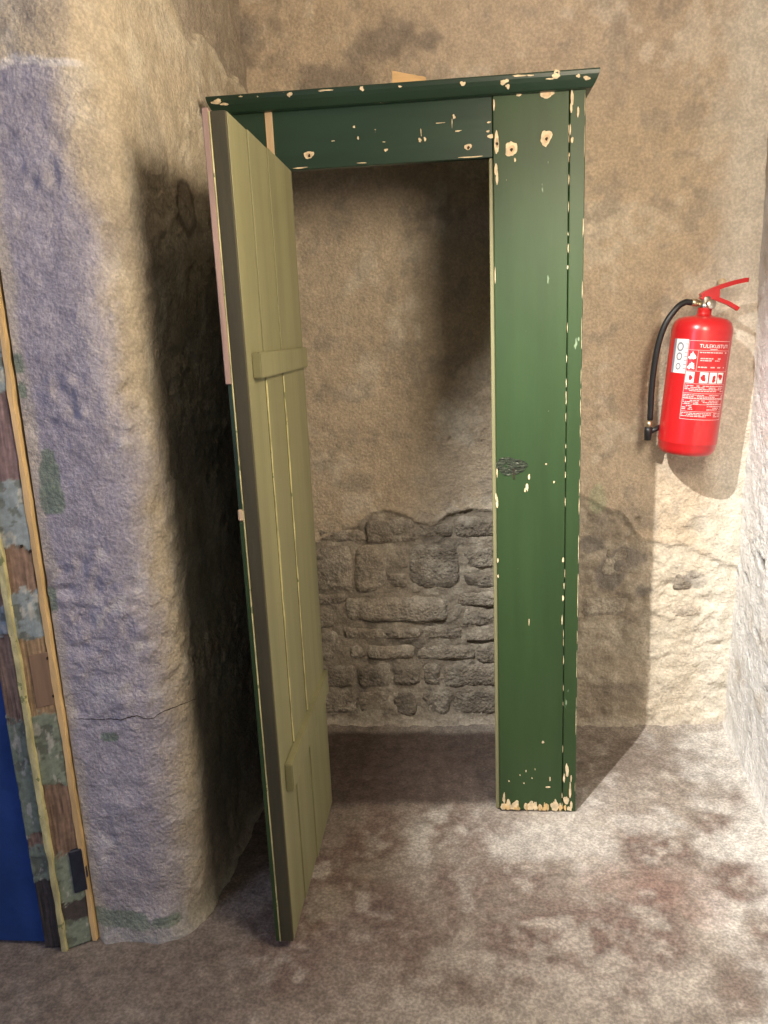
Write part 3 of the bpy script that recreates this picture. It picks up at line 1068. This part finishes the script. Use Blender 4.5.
# keep the local X axis pointing right along the wall
q = Vector((0, 0, 1)).rotation_difference(ax)
ex.rotation_mode = 'QUATERNION'
ex.rotation_quaternion = q
ROOT[ex] = Vector((0, 0, 0))      # parts are in local coordinates
RB = .0805


def lpart(name, me, m, parent=ex, smooth=True):
    return link(name, me, m, parent, smooth)


prof = [(.030, .004), (.050, .000), (.066, .003), (.0735, .010), (.0775, .020), (.0785, .034), (.0800, .036), (RB, .038), (RB, .040), (RB, EL - .036),
        (RB - .0015, EL - .026), (RB - .006, EL - .014), (RB - .015, EL - .005), (RB - .032, EL + .0005), (.030, EL + .003), (.021, EL + .005), (.0185, EL + .009), (.0185, EL + .026)]
body = lpart('cylinder', lathe_mesh(prof, 64), M['red'])


def wrap(pts2, rr):
    """(arc length from label centre, height) -> point on the cylinder; the label looks towards the room"""
    out = []
    for s, h_ in pts2:
        a = s / RB + LAB
        out.append((rr * math.sin(a), -rr * math.cos(a), h_))
    return out


LAB = math.radians(3)


def wquad(bag, s0, h0, s1, h1, rr):
    n = max(1, int(abs(s1 - s0) / .006) + 1)
    o = len(bag.v)
    for i in range(n + 1):
        s = s0 + (s1 - s0) * i / n
        bag.v += wrap([(s, h0), (s, h1)], rr)
    for i in range(n):
        bag.f.append((o + 2 * i, o + 2 * i + 2, o + 2 * i + 3, o + 2 * i + 1))


def wblob(bag, s, h_, rs, rh, rr, seed, n=12, rag=.4):
    r = random.Random(seed)
    o = len(bag.v)
    pts = []
    for k in range(n):
        a = 2 * math.pi * k / n
        q_ = 1 + rag * r.uniform(-.6, .6)
        pts.append((s + rs * q_ * math.cos(a), h_ + rh * q_ * math.sin(a)))
    bag.v += wrap(pts, rr)
    bag.f.append(tuple(o + k for k in range(n)))


def wframe(bag, s0, h0, s1, h1, t, rr):
    wquad(bag, s0, h0, s1, h0 + t, rr)
    wquad(bag, s0, h1 - t, s1, h1, rr)
    wquad(bag, s0, h0, s0 + t, h1, rr)
    wquad(bag, s1 - t, h0, s1, h1, rr)


def wtext(txt, s, h_, size, m, rr, name):
    cu = bpy.data.curves.new('lettering', 'FONT')
    cu.body = txt
    cu.size = size
    cu.align_x = 'CENTER'
    cu.resolution_u = 3
    cu.offset = 0
    to = bpy.data.objects.new('lettering', cu)
    COL.objects.link(to)
    dg = bpy.context.evaluated_depsgraph_get()
    me = bpy.data.meshes.new_from_object(to.evaluated_get(dg))
    bpy.data.objects.remove(to, do_unlink=True)
    for vv in me.vertices:
        vv.co = Vector(wrap([(s + vv.co.x, h_ + vv.co.y)], rr)[0])
    me.materials.clear()
    return lpart(name, me, m, body, False)


L0, L1, T0, T1 = -.056, .066, .108, .322          # printed field
bag = Bag()
wframe(bag, L0, T0, L1, T1, .0012, RB + .0005)
for hh_ in (.296, .240, .206, .180, .165, .150, .130):
    wquad(bag, L0, hh_, L1, hh_ + .001, RB + .0005)
wquad(bag, L0 + .026, .240, L0 + .027, .296, RB + .0005)
bag.build('label_frame', M['pinkwhite'], body)
wtext('TULEKUSTUTI', .014, .3035, .0135, M['white'], RB + .0006, 'lettering')
# fine print: rows of short strokes too small to read
bag = Bag()
r = random.Random(9)


def fine_rows(s0, s1, h0, h1, pitch, fill=.8):
    h_ = h1 - pitch
    while h_ > h0:
        s = s0
        while s < s1 - .003:
            w = r.uniform(.003, .010)
            if r.random() < fill:
                wquad(bag, s, h_, min(s + w, s1), h_ + pitch * .52, RB + .0006)
            s += w + .0014
        h_ -= pitch


wquad(bag, .000, .2985, .020, .3005, RB + .0006)
fine_rows(L0 + .030, L1 - .010, .284, .295, .0055, .9)
fine_rows(L0 + .034, .038, .266, .279, .0055, .8)
fine_rows(L0 + .030, L1 - .012, .246, .256, .006, .7)
fine_rows(L0 + .003, L1 - .003, .182, .204, .0045)
fine_rows(L0 + .002, L1 - .002, .166, .179, .0042, .9)
fine_rows(L0 + .002, L1 - .020, .151, .164, .0042, .7)
fine_rows(L0 + .002, L0 + .030, .131, .149, .0045, .8)
fine_rows(.012, L1 - .002, .131, .149, .0045, .7)
fine_rows(L0 + .002, .030, .114, .129, .0042, .9)
fine_rows(.036, L1 - .002, .114, .129, .0042, .9)
wframe(bag, L1 - .018, .151, L1 - .002, .165, .001, RB + .0006)
bag.build('fine_print', M['pinkwhite'], body, 'stuff')
# pictograms
for s0, h0, s1, h1 in ((L0 + .002, .209, L0 + .024, .238), (L0 + .038, .209, L0 + .060, .238), (L0 + .064, .209, L0 + .086, .238), (L0 + .089, .209, L0 + .110, .238)):
    bag = Bag(); wquad(bag, s0, h0, s1, h1, RB + .0006)
    pc = bag.build('pictogram', M['white'], body)
    bag = Bag()
    for k in range(3):
        wblob(bag, s0 + (s1 - s0) * r.uniform(.25, .75), h0 + (h1 - h0) * r.uniform(.25, .75), .0045, .0055, RB + .0009 + k * .0001, r.random())
    bag.build('pictogram_shape', M['redprint'], body)
for h0, h1 in ((.270, .294), (.243, .267)):
    bag = Bag()
    wblob(bag, L0 + .013, (h0 + h1) / 2, .006, .009, RB + .0006, h0, 12, .6)
    wblob(bag, L0 + .007, h0 + .006, .005, .004, RB + .0007, h1, 10, .6)
    wblob(bag, L0 + .018, h0 + .008, .004, .006, RB + .0008, h1 + 1, 10, .6)
    bag.build('pictogram_figure', M['white'], body)
# white sticker with three rings
bag = Bag(); wquad(bag, -.100, .232, -.0575, .324, RB + .0007)
stk = bag.build('sticker', M['white'], body)
bag = Bag(); wquad(bag, -.104, .232, -.095, .324, RB + .0008)
bag.build('sticker_edge', M['greyprint'], body)
for hc, rr_ in ((.303, .0125), (.277, .011), (.250, .0095)):
    bag = Bag()
    n = 20
    o = 0
    for k in range(n):
        a = 2 * math.pi * k / n
        bag.v += wrap([(-.080 + rr_ * .85 * math.cos(a), hc + rr_ * math.sin(a)), (-.080 + rr_ * .52 * math.cos(a), hc + rr_ * .62 * math.sin(a))], RB + .0011)
    for k in range(n):
        bag.f.append((2 * k, 2 * ((k + 1) % n), 2 * ((k + 1) % n) + 1, 2 * k + 1))
    bag.build('sticker_ring', M['greyprint'], body)
bag = Bag()
for k in range(7):
    wquad(bag, -.066, .310 - k * .011, -.058, .3125 - k * .011, RB + .0010)
bag.build('sticker_print', M['greyprint'], body, 'stuff')

# valve
vz = EL + .022
val = lpart('valve', lathe_mesh([(.0165, vz), (.0195, vz + .004), (.0195, vz + .012), (.0150, vz + .016), (.0150, vz + .030), (.012, vz + .034)], 24), M['chrome'])


def xlathe(prof, origin, direction, n=20):
    me = lathe_mesh(prof, n)
    qd = Vector((0, 0, 1)).rotation_difference(Vector(direction))
    me.transform(Matrix.Translation(Vector(origin)) @ qd.to_matrix().to_4x4())
    return me


lpart('pressure_gauge', xlathe([(.012, 0), (.0135, .002), (.0135, .010), (.0115, .012)], (.008, -.012, vz + .012), (.15, -1, .1)), M['chrome'], val)
lpart('hose_port', xlathe([(.0085, 0), (.0085, .014), (.0105, .015), (.0105, .026), (.008, .028)], (-.010, 0, vz + .014), (-1, 0, .08)), M['brass'], val)


def lever(name, pts, w, th, m, parent):
    """flat pressed-steel lever swept in local XZ"""
    v, f = [], []
    n = len(pts)
    for i, (x_, z_, ww) in enumerate(pts):
        dx = pts[min(i + 1, n - 1)][0] - pts[max(i - 1, 0)][0]
        dz = pts[min(i + 1, n - 1)][1] - pts[max(i - 1, 0)][1]
        l = math.hypot(dx, dz)
        nx, nz = -dz / l * th, dx / l * th
        v += [(x_ + nx, -ww, z_ + nz), (x_ + nx, ww, z_ + nz), (x_ - nx, ww, z_ - nz), (x_ - nx, -ww, z_ - nz)]
    for i in range(n - 1):
        for j in range(4):
            f.append((4 * i + j, 4 * i + 4 + j, 4 * i + 4 + (j + 1) % 4, 4 * i + (j + 1) % 4))
    f += [(0, 1, 2, 3), (4 * n - 1, 4 * n - 2, 4 * n - 3, 4 * n - 4)]
    return lpart(name, mesh_from(v, f), m, parent, False)


zl_ = vz + .030
lever('upper_lever', [(-.016, zl_ + .004, .010), (-.006, zl_ + .012, .011), (.014, zl_ + .022, .011), (.040, zl_ + .033, .010), (.070, zl_ + .043, .009), (.098, zl_ + .050, .008), (.104, zl_ + .050, .007)], 0, .0058, M['red'], ex)
lever('lower_lever', [(-.014, zl_ - .001, .010), (.010, zl_ + .001, .0115), (.034, zl_ - .004, .0105), (.060, zl_ - .013, .009), (.082, zl_ - .024, .008), (.088, zl_ - .028, .007)], 0, .0052, M['red'], ex)
# cheek of the lever assembly
v = [(-.018, -.0115, zl_ - .003), (.032, -.0115, zl_ - .004), (.030, -.0115, zl_ + .026), (.012, -.0115, zl_ + .022), (-.012, -.0115, zl_ + .010)]
v2 = [(a_, .0115, c_) for a_, b_, c_ in v]
f = [(0, 1, 2, 3, 4), (9, 8, 7, 6, 5)] + [(k, k + 5, (k + 1) % 5 + 5, (k + 1) % 5) for k in range(5)]
lpart('lever_cheek', mesh_from(v + v2, f), M['red'], ex, False)

inv = ex.matrix_basis.inverted()


def to_local(px, py, y):
    return inv @ Vector(on(px, py, 1, y))


hp = [Vector((-.036, 0, vz + .016)), Vector((-.058, -.002, vz + .015))] + [to_local(*t) for t in ((676, 309, .345), (665, 325, .345), (657, 350, .35), (652, 385, .36), (650, 420, .37))]
hose = lpart('hose', tube_mesh(spline(hp, 10), .0085, 14), M['black'])
a_, b_ = to_local(649.5, 421, .37), to_local(648.5, 428, .372)
lpart('hose_ferrule', tube_mesh([a_, b_], .0075, 14), M['brass'], hose)
a_, b_ = to_local(648.5, 427, .372), to_local(647.5, 440, .374)
noz = lpart('nozzle', tube_mesh([a_, a_ * .7 + b_ * .3, b_], [.0105, .0115, .0095], 14), M['black'])
c_, d_ = to_local(650, 432, .374), to_local(660, 427, .380)
lpart('nozzle_clip', tube_mesh([c_, d_], [.007, .008], 10), M['black'], noz)

# wall bracket behind it
wb = empty('wall_bracket', (.40, WY, 1.2), 'zinc hook bracket behind the red fire extinguisher', 'bracket')
ROOT[wb] = Vector((.40, WY, 1.2))
box('back_plate', (.375, .440, 1.18), (.405, .466, 1.315), M['zinc'], wb, .001)
hk = on(722, 281, 1, .44)
link('hook_arm', tube_mesh([(.392, .444, 1.305), (.398, .444, 1.335), (hk[0] - .012, .444, hk[2] - .030), (hk[0], .444, hk[2] - .004)], .003, 10), M['zinc'], wb, True)
me = lathe_mesh([(.006, 0), (.011, .001), (.012, .006), (.009, .012), (.004, .014)], 20)
me.transform(Matrix.Translation((hk[0], .444, hk[2] - .004)) @ Matrix.Rotation(math.pi / 2, 4, 'X'))
link('hook_knob', me, M['cream'], wb, True)
